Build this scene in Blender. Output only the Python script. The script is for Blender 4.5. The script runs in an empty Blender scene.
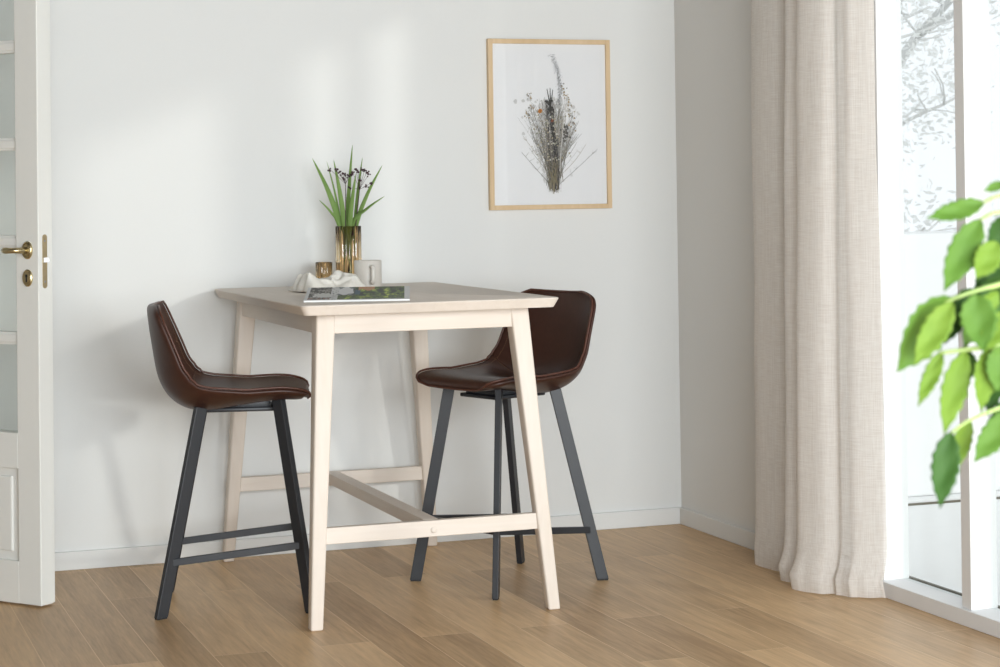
import bpy, bmesh, math, random
from mathutils import Vector, Matrix, noise
R = math.radians
PI = math.pi
scene = bpy.context.scene
COL = scene.collection

# ------------------------------------------------------------------ helpers
def link(o, parent=None):
    COL.objects.link(o)
    if parent is not None:
        o.parent = parent
    return o

def tag(o, label=None, cat=None, group=None, kind=None):
    if label: o['label'] = label
    if cat: o['category'] = cat
    if group: o['group'] = group
    if kind: o['kind'] = kind
    return o

def empty(name, loc=(0, 0, 0), rz=0.0):
    o = bpy.data.objects.new(name, None)
    o.location = loc
    o.rotation_euler = (0, 0, rz)
    o.empty_display_size = .05
    return link(o)

def build(name, bm, mat, parent=None, smooth=False, auto=None):
    bmesh.ops.recalc_face_normals(bm, faces=bm.faces[:])
    me = bpy.data.meshes.new(name)
    bm.to_mesh(me)
    bm.free()
    mats = mat if isinstance(mat, (list, tuple)) else [mat]
    for m in mats:
        me.materials.append(m)
    if smooth:
        for p in me.polygons:
            p.use_smooth = True
        if auto:
            try:
                me.set_sharp_from_angle(angle=R(auto))
            except Exception:
                pass
    return link(bpy.data.objects.new(name, me), parent)

def box(bm, lo, hi, bevel=0.0, seg=2, mi=0):
    r = bmesh.ops.create_cube(bm, size=1.0)
    vs = r['verts']
    for v in vs:
        v.co = Vector([lo[i] + (v.co[i] + .5) * (hi[i] - lo[i]) for i in range(3)])
    fs = list({f for v in vs for f in v.link_faces})
    for f in fs:
        f.material_index = mi
    if bevel:
        es = list({e for v in vs for e in v.link_edges})
        bmesh.ops.bevel(bm, geom=es, offset=bevel, segments=seg, affect='EDGES', profile=.5)

def prism(bm, bottom, top, bevel=0.0, seg=2):
    """hexahedron from two 4-point loops"""
    vb = [bm.verts.new(p) for p in bottom]
    vt = [bm.verts.new(p) for p in top]
    bm.faces.new(vb[::-1]); bm.faces.new(vt)
    for i in range(4):
        j = (i + 1) % 4
        bm.faces.new((vb[i], vb[j], vt[j], vt[i]))
    if bevel:
        es = list({e for v in vb + vt for e in v.link_edges})
        bmesh.ops.bevel(bm, geom=es, offset=bevel, segments=seg, affect='EDGES', profile=.5)

def bar(bm, a, b, w, t, wdir, bevel=0.0):
    """rectangular bar from a to b, w along wdir, t across, ends cut level if steep"""
    a, b = Vector(a), Vector(b)
    d = (b - a).normalized()
    wd = Vector(wdir); wd = (wd - d * wd.dot(d)).normalized()
    td = d.cross(wd)
    lo = []; hi = []
    for s, q in ((-1, -1), (1, -1), (1, 1), (-1, 1)):
        off = wd * (w / 2 * s) + td * (t / 2 * q)
        if abs(d.z) > .7:                       # level cut
            lo.append(a + off - d * (off.z / d.z)); hi.append(b + off - d * (off.z / d.z))
        else:
            lo.append(a + off); hi.append(b + off)
    prism(bm, lo, hi, bevel)

def tube(bm, pts, r, n=8, closed=False, caps=True):
    pts = [Vector(p) for p in pts]
    N = len(pts)
    rr = r if isinstance(r, (list, tuple)) else [r] * N
    rings = []
    up = Vector((0, 0, 1))
    prev = None
    for i, p in enumerate(pts):
        if closed:
            d = pts[(i + 1) % N] - pts[i - 1]
        else:
            d = pts[min(i + 1, N - 1)] - pts[max(i - 1, 0)]
        d = d.normalized() if d.length > 1e-9 else Vector((0, 0, 1))
        if prev is None:
            x = up.cross(d)
            if x.length < 1e-3: x = Vector((1, 0, 0)).cross(d)
        else:
            x = prev - d * prev.dot(d)
            if x.length < 1e-6: x = up.cross(d)
        x.normalize(); prev = x
        y = d.cross(x)
        rings.append([bm.verts.new(p + (x * math.cos(2 * PI * k / n) + y * math.sin(2 * PI * k / n)) * rr[i]) for k in range(n)])
    for i in range(N if closed else N - 1):
        A, B = rings[i], rings[(i + 1) % N]
        for k in range(n):
            bm.faces.new((A[k], A[(k + 1) % n], B[(k + 1) % n], B[k]))
    if not closed and caps:
        bm.faces.new(rings[0][::-1]); bm.faces.new(rings[-1])

def lathe(bm, prof, n=32, origin=(0, 0, 0), rfun=None):
    o = Vector(origin)
    rings = []
    for (r, z) in prof:
        if r < 1e-6:
            rings.append([bm.verts.new(o + Vector((0, 0, z)))])
        else:
            ring = []
            for k in range(n):
                a = 2 * PI * k / n
                q = r * (rfun(a) if rfun else 1)
                ring.append(bm.verts.new(o + Vector((q * math.cos(a), q * math.sin(a), z))))
            rings.append(ring)
    for A, B in zip(rings, rings[1:]):
        if len(A) == 1 and len(B) == 1: continue
        for k in range(n):
            j = (k + 1) % n
            if len(A) == 1: bm.faces.new((A[0], B[j], B[k]))
            elif len(B) == 1: bm.faces.new((A[k], A[j], B[0]))
            else: bm.faces.new((A[k], A[j], B[j], B[k]))

def grid(bm, P, mi=0):
    """P[i][j] points -> quads; returns vert grid"""
    V = [[bm.verts.new(p) for p in row] for row in P]
    for i in range(len(V) - 1):
        for j in range(len(V[0]) - 1):
            f = bm.faces.new((V[i][j], V[i + 1][j], V[i + 1][j + 1], V[i][j + 1]))
            f.material_index = mi
    return V

def lerp(a, b, t): return a + (b - a) * t

def spline(pts, n):
    """Catmull-Rom through tuples, n samples"""
    pts = [Vector(p) for p in pts]
    out = []
    m = len(pts) - 1
    for k in range(n):
        u = k / (n - 1) * m
        i = min(int(u), m - 1); t = u - i
        p0 = pts[max(i - 1, 0)]; p1 = pts[i]; p2 = pts[i + 1]; p3 = pts[min(i + 2, m)]
        out.append(.5 * ((2 * p1) + (p2 - p0) * t + (2 * p0 - 5 * p1 + 4 * p2 - p3) * t * t + (3 * p1 - p0 - 3 * p2 + p3) * t ** 3))
    return out

# ------------------------------------------------------------------ materials
def new_mat(name):
    m = bpy.data.materials.new(name)
    m.use_nodes = True
    nt = m.node_tree
    b = nt.nodes['Principled BSDF']
    return m, nt, b

def noise_mat(name, c1, c2, rough=.5, scale=20, stretch=(1, 1, 1), bump=0.0, spec=.5, detail=4, metallic=0.0, coat=0.0):
    m, nt, b = new_mat(name)
    N = nt.nodes; L = nt.links
    tc = N.new('ShaderNodeTexCoord'); mp = N.new('ShaderNodeMapping'); mp.inputs['Scale'].default_value = stretch
    nz = N.new('ShaderNodeTexNoise'); nz.inputs['Scale'].default_value = scale; nz.inputs['Detail'].default_value = detail
    mx = N.new('ShaderNodeMix'); mx.data_type = 'RGBA'
    mx.inputs[6].default_value = (*c1, 1); mx.inputs[7].default_value = (*c2, 1)
    L.new(tc.outputs['Object'], mp.inputs[0]); L.new(mp.outputs[0], nz.inputs['Vector'])
    L.new(nz.outputs[0], mx.inputs[0]); L.new(mx.outputs[2], b.inputs['Base Color'])
    b.inputs['Roughness'].default_value = rough
    b.inputs['Specular IOR Level'].default_value = spec
    b.inputs['Metallic'].default_value = metallic
    b.inputs['Coat Weight'].default_value = coat
    if bump:
        bp = N.new('ShaderNodeBump'); bp.inputs['Strength'].default_value = bump; bp.inputs['Distance'].default_value = .002
        L.new(nz.outputs[0], bp.inputs['Height']); L.new(bp.outputs[0], b.inputs['Normal'])
    return m

def wood_mat(name, c1, c2, axis, rough=.5, scale=14, spec=.35):
    st = [1, 1, 1]
    for i in range(3): st[i] = .07 if i == axis else 1.0
    m, nt, b = new_mat(name)
    N = nt.nodes; L = nt.links
    tc = N.new('ShaderNodeTexCoord'); mp = N.new('ShaderNodeMapping'); mp.inputs['Scale'].default_value = st
    nz = N.new('ShaderNodeTexNoise'); nz.inputs['Scale'].default_value = scale * 4; nz.inputs['Detail'].default_value = 6; nz.inputs['Distortion'].default_value = .6
    n2 = N.new('ShaderNodeTexNoise'); n2.inputs['Scale'].default_value = scale * .9; n2.inputs['Detail'].default_value = 2
    ad = N.new('ShaderNodeMath'); ad.operation = 'MULTIPLY_ADD'; ad.inputs[1].default_value = .5
    ml = N.new('ShaderNodeMath'); ml.operation = 'MULTIPLY'; ml.inputs[1].default_value = .5
    mr = N.new('ShaderNodeMapRange'); mr.inputs[1].default_value = .3; mr.inputs[2].default_value = .7
    mx = N.new('ShaderNodeMix'); mx.data_type = 'RGBA'
    mx.inputs[6].default_value = (*c1, 1); mx.inputs[7].default_value = (*c2, 1)
    L.new(tc.outputs['Object'], mp.inputs[0])
    L.new(mp.outputs[0], nz.inputs['Vector']); L.new(mp.outputs[0], n2.inputs['Vector'])
    L.new(n2.outputs[0], ml.inputs[0])
    L.new(nz.outputs[0], ad.inputs[0]); L.new(ml.outputs[0], ad.inputs[2])
    L.new(ad.outputs[0], mr.inputs[0]); L.new(mr.outputs[0], mx.inputs[0]); L.new(mx.outputs[2], b.inputs['Base Color'])
    b.inputs['Roughness'].default_value = rough; b.inputs['Specular IOR Level'].default_value = spec
    return m

def clear_glass(name, tint=(1, 1, 1), refl=.08, rough=.0):
    m = bpy.data.materials.new(name); m.use_nodes = True
    nt = m.node_tree; N = nt.nodes; L = nt.links
    N.clear()
    out = N.new('ShaderNodeOutputMaterial'); tr = N.new('ShaderNodeBsdfTransparent'); gl = N.new('ShaderNodeBsdfGlossy')
    tr.inputs[0].default_value = (*tint, 1); gl.inputs['Roughness'].default_value = rough
    lw = N.new('ShaderNodeLayerWeight'); lw.inputs[0].default_value = .5
    pw_ = N.new('ShaderNodeMath'); pw_.operation = 'POWER'; pw_.inputs[1].default_value = 5
    ml = N.new('ShaderNodeMath'); ml.operation = 'MULTIPLY_ADD'; ml.inputs[1].default_value = .5; ml.inputs[2].default_value = refl * .5
    mx = N.new('ShaderNodeMixShader')
    L.new(lw.outputs['Facing'], pw_.inputs[0]); L.new(pw_.outputs[0], ml.inputs[0]); L.new(ml.outputs[0], mx.inputs[0]); L.new(tr.outputs[0], mx.inputs[1]); L.new(gl.outputs[0], mx.inputs[2]); L.new(mx.outputs[0], out.inputs[0])
    return m

def cloth_mat(name, col, col2, trans=.3, open_=.0, weave=900, bump=.3):
    m = bpy.data.materials.new(name); m.use_nodes = True
    nt = m.node_tree; N = nt.nodes; L = nt.links
    N.clear()
    out = N.new('ShaderNodeOutputMaterial')
    df = N.new('ShaderNodeBsdfDiffuse'); tl = N.new('ShaderNodeBsdfTranslucent'); tp = N.new('ShaderNodeBsdfTransparent')
    tc = N.new('ShaderNodeTexCoord'); mp = N.new('ShaderNodeMapping'); mp.inputs['Scale'].default_value = (.06, .06, 1)
    mp2 = N.new('ShaderNodeMapping'); mp2.inputs['Scale'].default_value = (1, 1, .02)
    nz = N.new('ShaderNodeTexNoise'); nz.inputs['Scale'].default_value = weave; nz.inputs['Detail'].default_value = 3
    n2 = N.new('ShaderNodeTexNoise'); n2.inputs['Scale'].default_value = weave; n2.inputs['Detail'].default_value = 2
    av = N.new('ShaderNodeMath'); av.operation = 'ADD'
    mr = N.new('ShaderNodeMapRange'); mr.inputs[1].default_value = .75; mr.inputs[2].default_value = 1.25
    mx = N.new('ShaderNodeMix'); mx.data_type = 'RGBA'; mx.inputs[6].default_value = (*col, 1); mx.inputs[7].default_value = (*col2, 1)
    L.new(tc.outputs['Object'], mp.inputs[0]); L.new(tc.outputs['Object'], mp2.inputs[0])
    L.new(mp.outputs[0], nz.inputs['Vector']); L.new(mp2.outputs[0], n2.inputs['Vector'])
    L.new(nz.outputs[0], av.inputs[0]); L.new(n2.outputs[0], av.inputs[1]); L.new(av.outputs[0], mr.inputs[0]); L.new(mr.outputs[0], mx.inputs[0])
    L.new(mx.outputs[2], df.inputs[0]); L.new(mx.outputs[2], tl.inputs[0])
    bp = N.new('ShaderNodeBump'); bp.inputs['Strength'].default_value = bump; bp.inputs['Distance'].default_value = .001
    L.new(av.outputs[0], bp.inputs['Height']); L.new(bp.outputs[0], df.inputs['Normal'])
    m1 = N.new('ShaderNodeMixShader'); m1.inputs[0].default_value = trans
    L.new(df.outputs[0], m1.inputs[1]); L.new(tl.outputs[0], m1.inputs[2])
    m2 = N.new('ShaderNodeMixShader'); m2.inputs[0].default_value = open_
    L.new(m1.outputs[0], m2.inputs[1]); L.new(tp.outputs[0], m2.inputs[2]); L.new(m2.outputs[0], out.inputs[0])
    return m

def leaf_mat(name, c1, c2, trans=.35, scale=30):
    m, nt, b = new_mat(name)
    N = nt.nodes; L = nt.links
    tc = N.new('ShaderNodeTexCoord')
    nz = N.new('ShaderNodeTexNoise'); nz.inputs['Scale'].default_value = scale
    mx = N.new('ShaderNodeMix'); mx.data_type = 'RGBA'; mx.inputs[6].default_value = (*c1, 1); mx.inputs[7].default_value = (*c2, 1)
    L.new(tc.outputs['Object'], nz.inputs['Vector']); L.new(nz.outputs[0], mx.inputs[0]); L.new(mx.outputs[2], b.inputs['Base Color'])
    b.inputs['Roughness'].default_value = .6; b.inputs['Specular IOR Level'].default_value = .22
    tl = N.new('ShaderNodeBsdfTranslucent'); L.new(mx.outputs[2], tl.inputs[0])
    ms = N.new('ShaderNodeMixShader'); ms.inputs[0].default_value = trans
    L.new(b.outputs[0], ms.inputs[1]); L.new(tl.outputs[0], ms.inputs[2])
    L.new(ms.outputs[0], N['Material Output'].inputs[0])
    return m

def vcol_mat(name, rough=.5, coat=0.0):
    m, nt, b = new_mat(name)
    a = nt.nodes.new('ShaderNodeVertexColor'); a.layer_name = 'ink'
    nt.links.new(a.outputs[0], b.inputs['Base Color'])
    b.inputs['Roughness'].default_value = rough; b.inputs['Coat Weight'].default_value = coat
    return m

def floor_mat():
    m, nt, b = new_mat('oak_planks')
    N = nt.nodes; L = nt.links
    tc = N.new('ShaderNodeTexCoord')
    sp = N.new('ShaderNodeSeparateXYZ'); cb = N.new('ShaderNodeCombineXYZ')
    ax = N.new('ShaderNodeMath'); ax.operation = 'ADD'; ax.inputs[1].default_value = 1.28 + .1425 * 40
    ay = N.new('ShaderNodeMath'); ay.operation = 'ADD'; ay.inputs[1].default_value = 20.3
    L.new(tc.outputs['Object'], sp.inputs[0]); L.new(sp.outputs[0], ax.inputs[0]); L.new(sp.outputs[1], ay.inputs[0])
    L.new(ay.outputs[0], cb.inputs[0]); L.new(ax.outputs[0], cb.inputs[1])
    br = N.new('ShaderNodeTexBrick'); br.offset = .37; br.offset_frequency = 2; br.squash = 1.0
    br.inputs['Scale'].default_value = 1.0; br.inputs['Brick Width'].default_value = 1.35; br.inputs['Row Height'].default_value = .1425
    br.inputs['Mortar Size'].default_value = .0013; br.inputs['Mortar Smooth'].default_value = .2; br.inputs['Bias'].default_value = 0
    br.inputs['Color1'].default_value = (0, 0, 0, 1); br.inputs['Color2'].default_value = (1, 1, 1, 1); br.inputs['Mortar'].default_value = (.5, .5, .5, 1)
    L.new(cb.outputs[0], br.inputs['Vector'])
    # grain, shifted per plank
    cs = N.new('ShaderNodeVectorMath'); cs.operation = 'MULTIPLY_ADD'; cs.inputs[1].default_value = (.9, 13, 1)
    sc = N.new('ShaderNodeVectorMath'); sc.operation = 'SCALE'; sc.inputs['Scale'].default_value = 30
    L.new(br.outputs['Color'], sc.inputs[0]); L.new(cb.outputs[0], cs.inputs[0]); L.new(sc.outputs[0], cs.inputs[2])
    n1 = N.new('ShaderNodeTexNoise'); n1.inputs['Scale'].default_value = 2.2; n1.inputs['Detail'].default_value = 5; n1.inputs['Distortion'].default_value = 1.2
    n2 = N.new('ShaderNodeTexNoise'); n2.inputs['Scale'].default_value = 11; n2.inputs['Detail'].default_value = 4; n2.inputs['Distortion'].default_value = .4
    L.new(cs.outputs[0], n1.inputs['Vector']); L.new(cs.outputs[0], n2.inputs['Vector'])
    cr = N.new('ShaderNodeValToRGB')
    e = cr.color_ramp.elements
    e[0].position = .30; e[0].color = FLOOR_D; e[1].position = .70; e[1].color = FLOOR_L
    g = N.new('ShaderNodeMath'); g.operation = 'MULTIPLY_ADD'; g.inputs[1].default_value = .45
    g2 = N.new('ShaderNodeMath'); g2.operation = 'MULTIPLY_ADD'; g2.inputs[1].default_value = .30
    g3 = N.new('ShaderNodeMath'); g3.operation = 'MULTIPLY'; g3.inputs[1].default_value = .25
    L.new(br.outputs['Color'], g3.inputs[0])
    L.new(n1.outputs[0], g.inputs[0]); L.new(n2.outputs[0], g2.inputs[0]); L.new(g3.outputs[0], g2.inputs[2]); L.new(g2.outputs[0], g.inputs[2])
    L.new(g.outputs[0], cr.inputs[0])
    mx = N.new('ShaderNodeMix'); mx.data_type = 'RGBA'; mx.inputs[7].default_value = FLOOR_S
    L.new(br.outputs['Fac'], mx.inputs[0]); L.new(cr.outputs[0], mx.inputs[6]); L.new(mx.outputs[2], b.inputs['Base Color'])
    b.inputs['Roughness'].default_value = .40; b.inputs['Specular IOR Level'].default_value = .33
    bp = N.new('ShaderNodeBump'); bp.inputs['Strength'].default_value = .25; bp.inputs['Distance'].default_value = .001
    L.new(n2.outputs[0], bp.inputs['Height']); L.new(bp.outputs[0], b.inputs['Normal'])
    return m

FLOOR_D = (.41, .25, .122, 1); FLOOR_L = (.76, .51, .275, 1); FLOOR_S = (.80, .57, .34, 1)  # light seam colour paints in the highlight along the plank bevels
M = {}
M['wall'] = noise_mat('wall_paint', (.765, .768, .755), (.78, .783, .77), rough=.85, scale=120, bump=.05, spec=.2)
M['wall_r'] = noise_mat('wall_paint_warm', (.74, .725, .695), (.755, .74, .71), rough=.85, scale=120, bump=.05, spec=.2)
M['wall_l'] = noise_mat('wall_paint_low_bounce', (.36, .34, .31), (.38, .36, .33), rough=.85, scale=120, bump=.05, spec=.2)  # kept dark so the unseen left wall bounces less light
M['ceil'] = noise_mat('ceiling_paint', (.13, .12, .11), (.15, .14, .13), rough=.9, scale=60, spec=.2)  # darkened so less light bounces onto the upper wall
M['trim'] = noise_mat('white_trim_paint', (.82, .82, .82), (.84, .84, .84), rough=.45, scale=40)
M['door'] = noise_mat('cream_door_paint', (.80, .80, .765), (.82, .82, .785), rough=.4, scale=40)
M['floor'] = floor_mat()
M['glass'] = clear_glass('window_glass', (.97, .985, .98), refl=.04)
M['door_glass'] = clear_glass('door_glass', (.90, .92, .91), refl=.05)
M['pic_glass'] = clear_glass('picture_glass', (.99, .99, .99), refl=.04)
W1 = (.69, .605, .525); W2 = (.76, .685, .615)
M['birch_x'] = wood_mat('whitewashed_birch_x', W1, W2, 0)
M['birch_y'] = wood_mat('whitewashed_birch_y', W1, W2, 1)
M['birch_z'] = wood_mat('whitewashed_birch_z', W1, W2, 2)
M['frame_oak'] = wood_mat('pale_oak', (.62, .44, .25), (.74, .56, .36), 2, rough=.5)
M['leather'] = noise_mat('brown_leather', (.040, .0145, .0095), (.062, .023, .0145), rough=.40, scale=55, bump=.12, spec=.42, detail=6)
M['piping'] = noise_mat('brown_leather_piping', (.075, .026, .016), (.10, .036, .021), rough=.38, scale=80, bump=.1)
M['thread'] = noise_mat('tan_thread', (.20, .11, .06), (.26, .15, .085), rough=.7, scale=200)
M['metal'] = noise_mat('black_powder_coat', (.017, .019, .024), (.024, .026, .031), rough=.42, scale=300, spec=.5)
M['rubber'] = noise_mat('black_rubber', (.012, .012, .013), (.02, .02, .02), rough=.7, scale=50)
M['brass'] = noise_mat('aged_brass', (.50, .41, .23), (.60, .51, .31), rough=.32, scale=60, metallic=1.0)
M['brass_dull'] = noise_mat('dull_brass', (.50, .40, .24), (.58, .47, .30), rough=.5, scale=60, metallic=.7)
M['steel'] = noise_mat('bright_steel', (.5, .5, .5), (.55, .55, .55), rough=.45, scale=60, metallic=1.0)
M['black'] = noise_mat('keyhole_black', (.01, .01, .01), (.015, .015, .015), rough=.6, scale=20)
M['linen'] = cloth_mat('natural_linen', (.75, .69, .635), (.87, .83, .78), trans=.20, open_=.18, weave=420, bump=.35)
M['napkin'] = cloth_mat('cream_linen', (.86, .82, .75), (.92, .89, .83), trans=.1, weave=500, bump=.4)
M['mug'] = noise_mat('cream_stoneware', (.66, .61, .55), (.71, .67, .61), rough=.4, scale=90)
M['paper'] = noise_mat('print_paper', (.84, .845, .86), (.86, .865, .88), rough=.6, scale=30)
M['pages'] = noise_mat('page_edges', (.82, .82, .81), (.90, .90, .89), rough=.6, scale=300, stretch=(.02, .02, 1))
M['ink'] = vcol_mat('printed_ink', .55)
M['gloss_ink'] = vcol_mat('glossy_printed_ink', .55, .0)
M['blade'] = leaf_mat('grass_green', (.20, .34, .08), (.33, .48, .17), trans=.3, scale=25)
M['sprig'] = noise_mat('dark_sprig_stem', (.05, .022, .028), (.08, .04, .04), rough=.6, scale=60)
M['berry'] = noise_mat('dark_berry', (.035, .012, .018), (.07, .02, .03), rough=.4, scale=200)
M['leaf_lime'] = leaf_mat('lime_leaf', (.13, .235, .022), (.20, .31, .045), trans=.38, scale=20)
M['leaf_mid'] = leaf_mat('mid_green_leaf', (.075, .17, .022), (.13, .24, .038), trans=.33, scale=20)
M['leaf_dark'] = leaf_mat('dark_green_leaf', (.026, .075, .014), (.048, .115, .02), trans=.25, scale=20)
M['stem'] = noise_mat('green_stem', (.26, .36, .10), (.32, .42, .14), rough=.5, scale=40)
M['bark'] = noise_mat('plant_bark', (.20, .14, .09), (.30, .22, .15), rough=.8, scale=40, bump=.4)
M['pot'] = noise_mat('white_ceramic_pot', (.74, .73, .71), (.78, .77, .75), rough=.4, scale=30)
M['soil'] = noise_mat('potting_soil', (.03, .02, .014), (.07, .05, .035), rough=.95, scale=60, bump=.6)
M['patio'] = noise_mat('pale_paving', (.84, .84, .83), (.90, .90, .89), rough=.8, scale=26, bump=.3)
M['render_wall'] = noise_mat('white_render', (.86, .86, .855), (.90, .90, .895), rough=.9, scale=14, bump=.3)
M['gasket'] = noise_mat('dark_gasket', (.10, .09, .06), (.16, .14, .10), rough=.6, scale=30)
M['lawn'] = noise_mat('pale_ground', (.55, .55, .53), (.65, .65, .63), rough=.95, scale=9, bump=.4)
M['pale_leaf'] = leaf_mat('glare_pale_leaf', (.86, .87, .85), (.92, .92, .91), trans=.5, scale=2)  # near-white colour carries the glare of the bright outdoors, not blossom
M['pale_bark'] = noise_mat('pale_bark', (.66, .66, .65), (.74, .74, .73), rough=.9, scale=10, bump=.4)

def amber():
    m, nt, b = new_mat('amber_glass')
    N = nt.nodes; L = nt.links
    tc = N.new('ShaderNodeTexCoord'); nz = N.new('ShaderNodeTexNoise'); nz.inputs['Scale'].default_value = 9
    mx = N.new('ShaderNodeMix'); mx.data_type = 'RGBA'
    mx.inputs[6].default_value = (.74, .57, .35, 1); mx.inputs[7].default_value = (.88, .77, .58, 1)
    L.new(tc.outputs['Object'], nz.inputs['Vector']); L.new(nz.outputs[0], mx.inputs[0]); L.new(mx.outputs[2], b.inputs['Base Color'])
    b.inputs['Transmission Weight'].default_value = 1.0; b.inputs['Roughness'].default_value = .03; b.inputs['IOR'].default_value = 1.46
    return m
M['amber'] = amber()

# ------------------------------------------------------------------ camera
cam = bpy.data.cameras.new('camera')
cam.sensor_width = 36; cam.sensor_fit = 'HORIZONTAL'
cam.lens = 2012.9 / 1000 * 36
cam.shift_x = 0; cam.shift_y = -(333.5 - 191.12) / 1000
co = bpy.data.objects.new('camera', cam); link(co)
yaw = .3421; roll = -.0147
fwd = Vector((math.sin(yaw), math.cos(yaw), 0)); right = Vector((math.cos(yaw), -math.sin(yaw), 0)); up = Vector((0, 0, 1))
r2 = right * math.cos(roll) + up * math.sin(roll)
u2 = -right * math.sin(roll) + up * math.cos(roll)
CAM = Vector((-3.0386, -6.6307, 1.2083))
mw = Matrix((( r2.x, u2.x, -fwd.x, CAM.x), (r2.y, u2.y, -fwd.y, CAM.y), (r2.z, u2.z, -fwd.z, CAM.z), (0, 0, 0, 1)))
co.matrix_world = mw
cam.clip_start = .05; cam.clip_end = 200
cam.dof.use_dof = True; cam.dof.focus_distance = 6.0; cam.dof.aperture_fstop = 9.0
scene.camera = co

# ------------------------------------------------------------------ light and sky
w = bpy.data.worlds.new('sky'); scene.world = w; w.use_nodes = True
bg = w.node_tree.nodes['Background']; bg.inputs[0].default_value = (.92, .955, 1.0, 1); bg.inputs[1].default_value = 1.15
sun = bpy.data.lights.new('sun', 'SUN'); sun.energy = .66; sun.angle = R(2.8); sun.color = (1.0, .97, .92)
so = bpy.data.objects.new('sun', sun); link(so)
sd = Vector((-1, 1.5, -.387)).normalized()
so.rotation_euler = sd.to_track_quat('-Z', 'Y').to_euler(); so.location = (6, -8, 4)
dl = bpy.data.lights.new('room_fill', 'AREA'); dl.shape = 'RECTANGLE'; dl.size = 3.6; dl.size_y = 1.6; dl.energy = 358; dl.color = (.90, .965, 1.0)  # added fill lamp behind the camera, brightens the back wall
do = bpy.data.objects.new('room_fill', dl); link(do); do.location = (-1.7, -7.55, 1.45); do.rotation_euler = (R(90), 0, 0)
vs = scene.view_settings
vs.view_transform = 'Standard'; vs.look = 'None'; vs.gamma = 1; vs.exposure = 0.0
try: vs.use_curve_mapping = False
except Exception: pass

# ------------------------------------------------------------------ the room
XL, YF, ZC = -5.2, -7.6, 2.62
def struct(name, bm, mat, label, parent=None, smooth=False):
    o = build(name, bm, mat, parent, smooth)
    return tag(o, label, name.split('_')[0] if parent is None else None, kind='structure')

bm = bmesh.new(); box(bm, (XL - .2, YF, -.10), (0.0, 1.9, 0.0)); struct('floor', bm, M['floor'], 'light oak plank floor running towards the back wall')
bm = bmesh.new(); box(bm, (XL - .2, YF, ZC), (.25, 1.9, ZC + .12)); struct('ceiling', bm, M['ceil'], 'unseen ceiling darkened to cut bounced light above the dining corner')
DX0, DX1, DH = -3.74, -2.88, 2.10      # doorway in the back wall
bm = bmesh.new(); box(bm, (DX1, 0, 0), (.25, .12, ZC)); box(bm, (XL, 0, 0), (DX0, .12, ZC)); box(bm, (DX0, 0, DH), (DX1, .12, ZC))
struct('wall_back', bm, M['wall'], 'pale grey painted wall behind the table')
bm = bmesh.new(); box(bm, (XL - .12, YF, 0), (XL, 1.9, ZC)); struct('wall_left', bm, M['wall_l'], 'unseen wall toned down to limit bounced light, away from the window')
bm = bmesh.new(); box(bm, (XL, 1.78, 0), (-2.0, 1.9, ZC)); box(bm, (-2.12, .12, 0), (-2.0, 1.78, ZC)); struct('wall_hall', bm, M['wall'], 'hallway wall beyond the open door')
# right wall with the run of glazed doors
WY0, WY1, WZ = -4.35, -.90, 2.29
bm = bmesh.new()
box(bm, (0, WY1, 0), (.25, 0, ZC)); box(bm, (0, WY0, WZ), (.25, WY1, ZC)); box(bm, (0, YF, 0), (.25, WY0, ZC))
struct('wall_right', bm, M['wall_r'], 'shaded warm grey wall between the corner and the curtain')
# skirting
bh, bt = .060, .014
bm = bmesh.new(); box(bm, (DX1 + .07, -bt, 0), (0, 0, bh), .003); struct('baseboard_back', bm, M['wall'], 'low painted skirting along the back wall')
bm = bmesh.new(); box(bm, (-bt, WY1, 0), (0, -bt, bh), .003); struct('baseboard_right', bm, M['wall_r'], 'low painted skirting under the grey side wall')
# doorway casing
bm = bmesh.new()
box(bm, (DX1, -.016, 0), (DX1 + .07, 0, DH + .07), .003); box(bm, (DX0 - .07, -.016, 0), (DX0, 0, DH + .07), .003); box(bm, (DX0, -.016, DH), (DX1, 0, DH + .07), .003)
struct('trim_1', bm, M['door'], 'cream casing around the doorway')
# glazed wall: a solid frame with posts, panes in it
posts = [(-.98, -.90), (-1.42, -1.22), (-1.882, -1.835), (-2.50, -2.20), (-3.45, -3.36), (-4.35, -4.27)]
FD = .085; SZ = .045
win = empty('window_1', (0, 0, 0)); tag(win, 'white full height glazed doors beside the linen curtain', 'window', kind='structure')
bm = bmesh.new(); box(bm, (-.012, WY0, 0), (FD, WY1, SZ), .002); build('window_sill', bm, M['trim'], win)
bm = bmesh.new(); box(bm, (0, WY0, WZ - .07), (FD, WY1, WZ)); build('window_head', bm, M['trim'], win)
for (a, b) in posts:
    bm = bmesh.new(); box(bm, (0, a, SZ), (FD, b, WZ - .07), .002); build('window_post', bm, M['trim'], win)
ps = sorted(posts)
for (a, b), (c, d) in zip(ps, ps[1:]):
    bm = bmesh.new(); box(bm, (FD - .022, b, SZ), (FD - .016, c, WZ - .07)); build('window_pane', bm, M['glass'], win)
bm = bmesh.new(); box(bm, (FD, WY0, SZ - .012), (FD + .010, WY1, SZ + .004)); build('weather_strip', bm, M['gasket'], win)
bm = bmesh.new(); box(bm, (FD + .010, WY0, -.02), (FD + .055, WY1, SZ - .016)); build('outer_threshold', bm, M['trim'], win)

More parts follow.
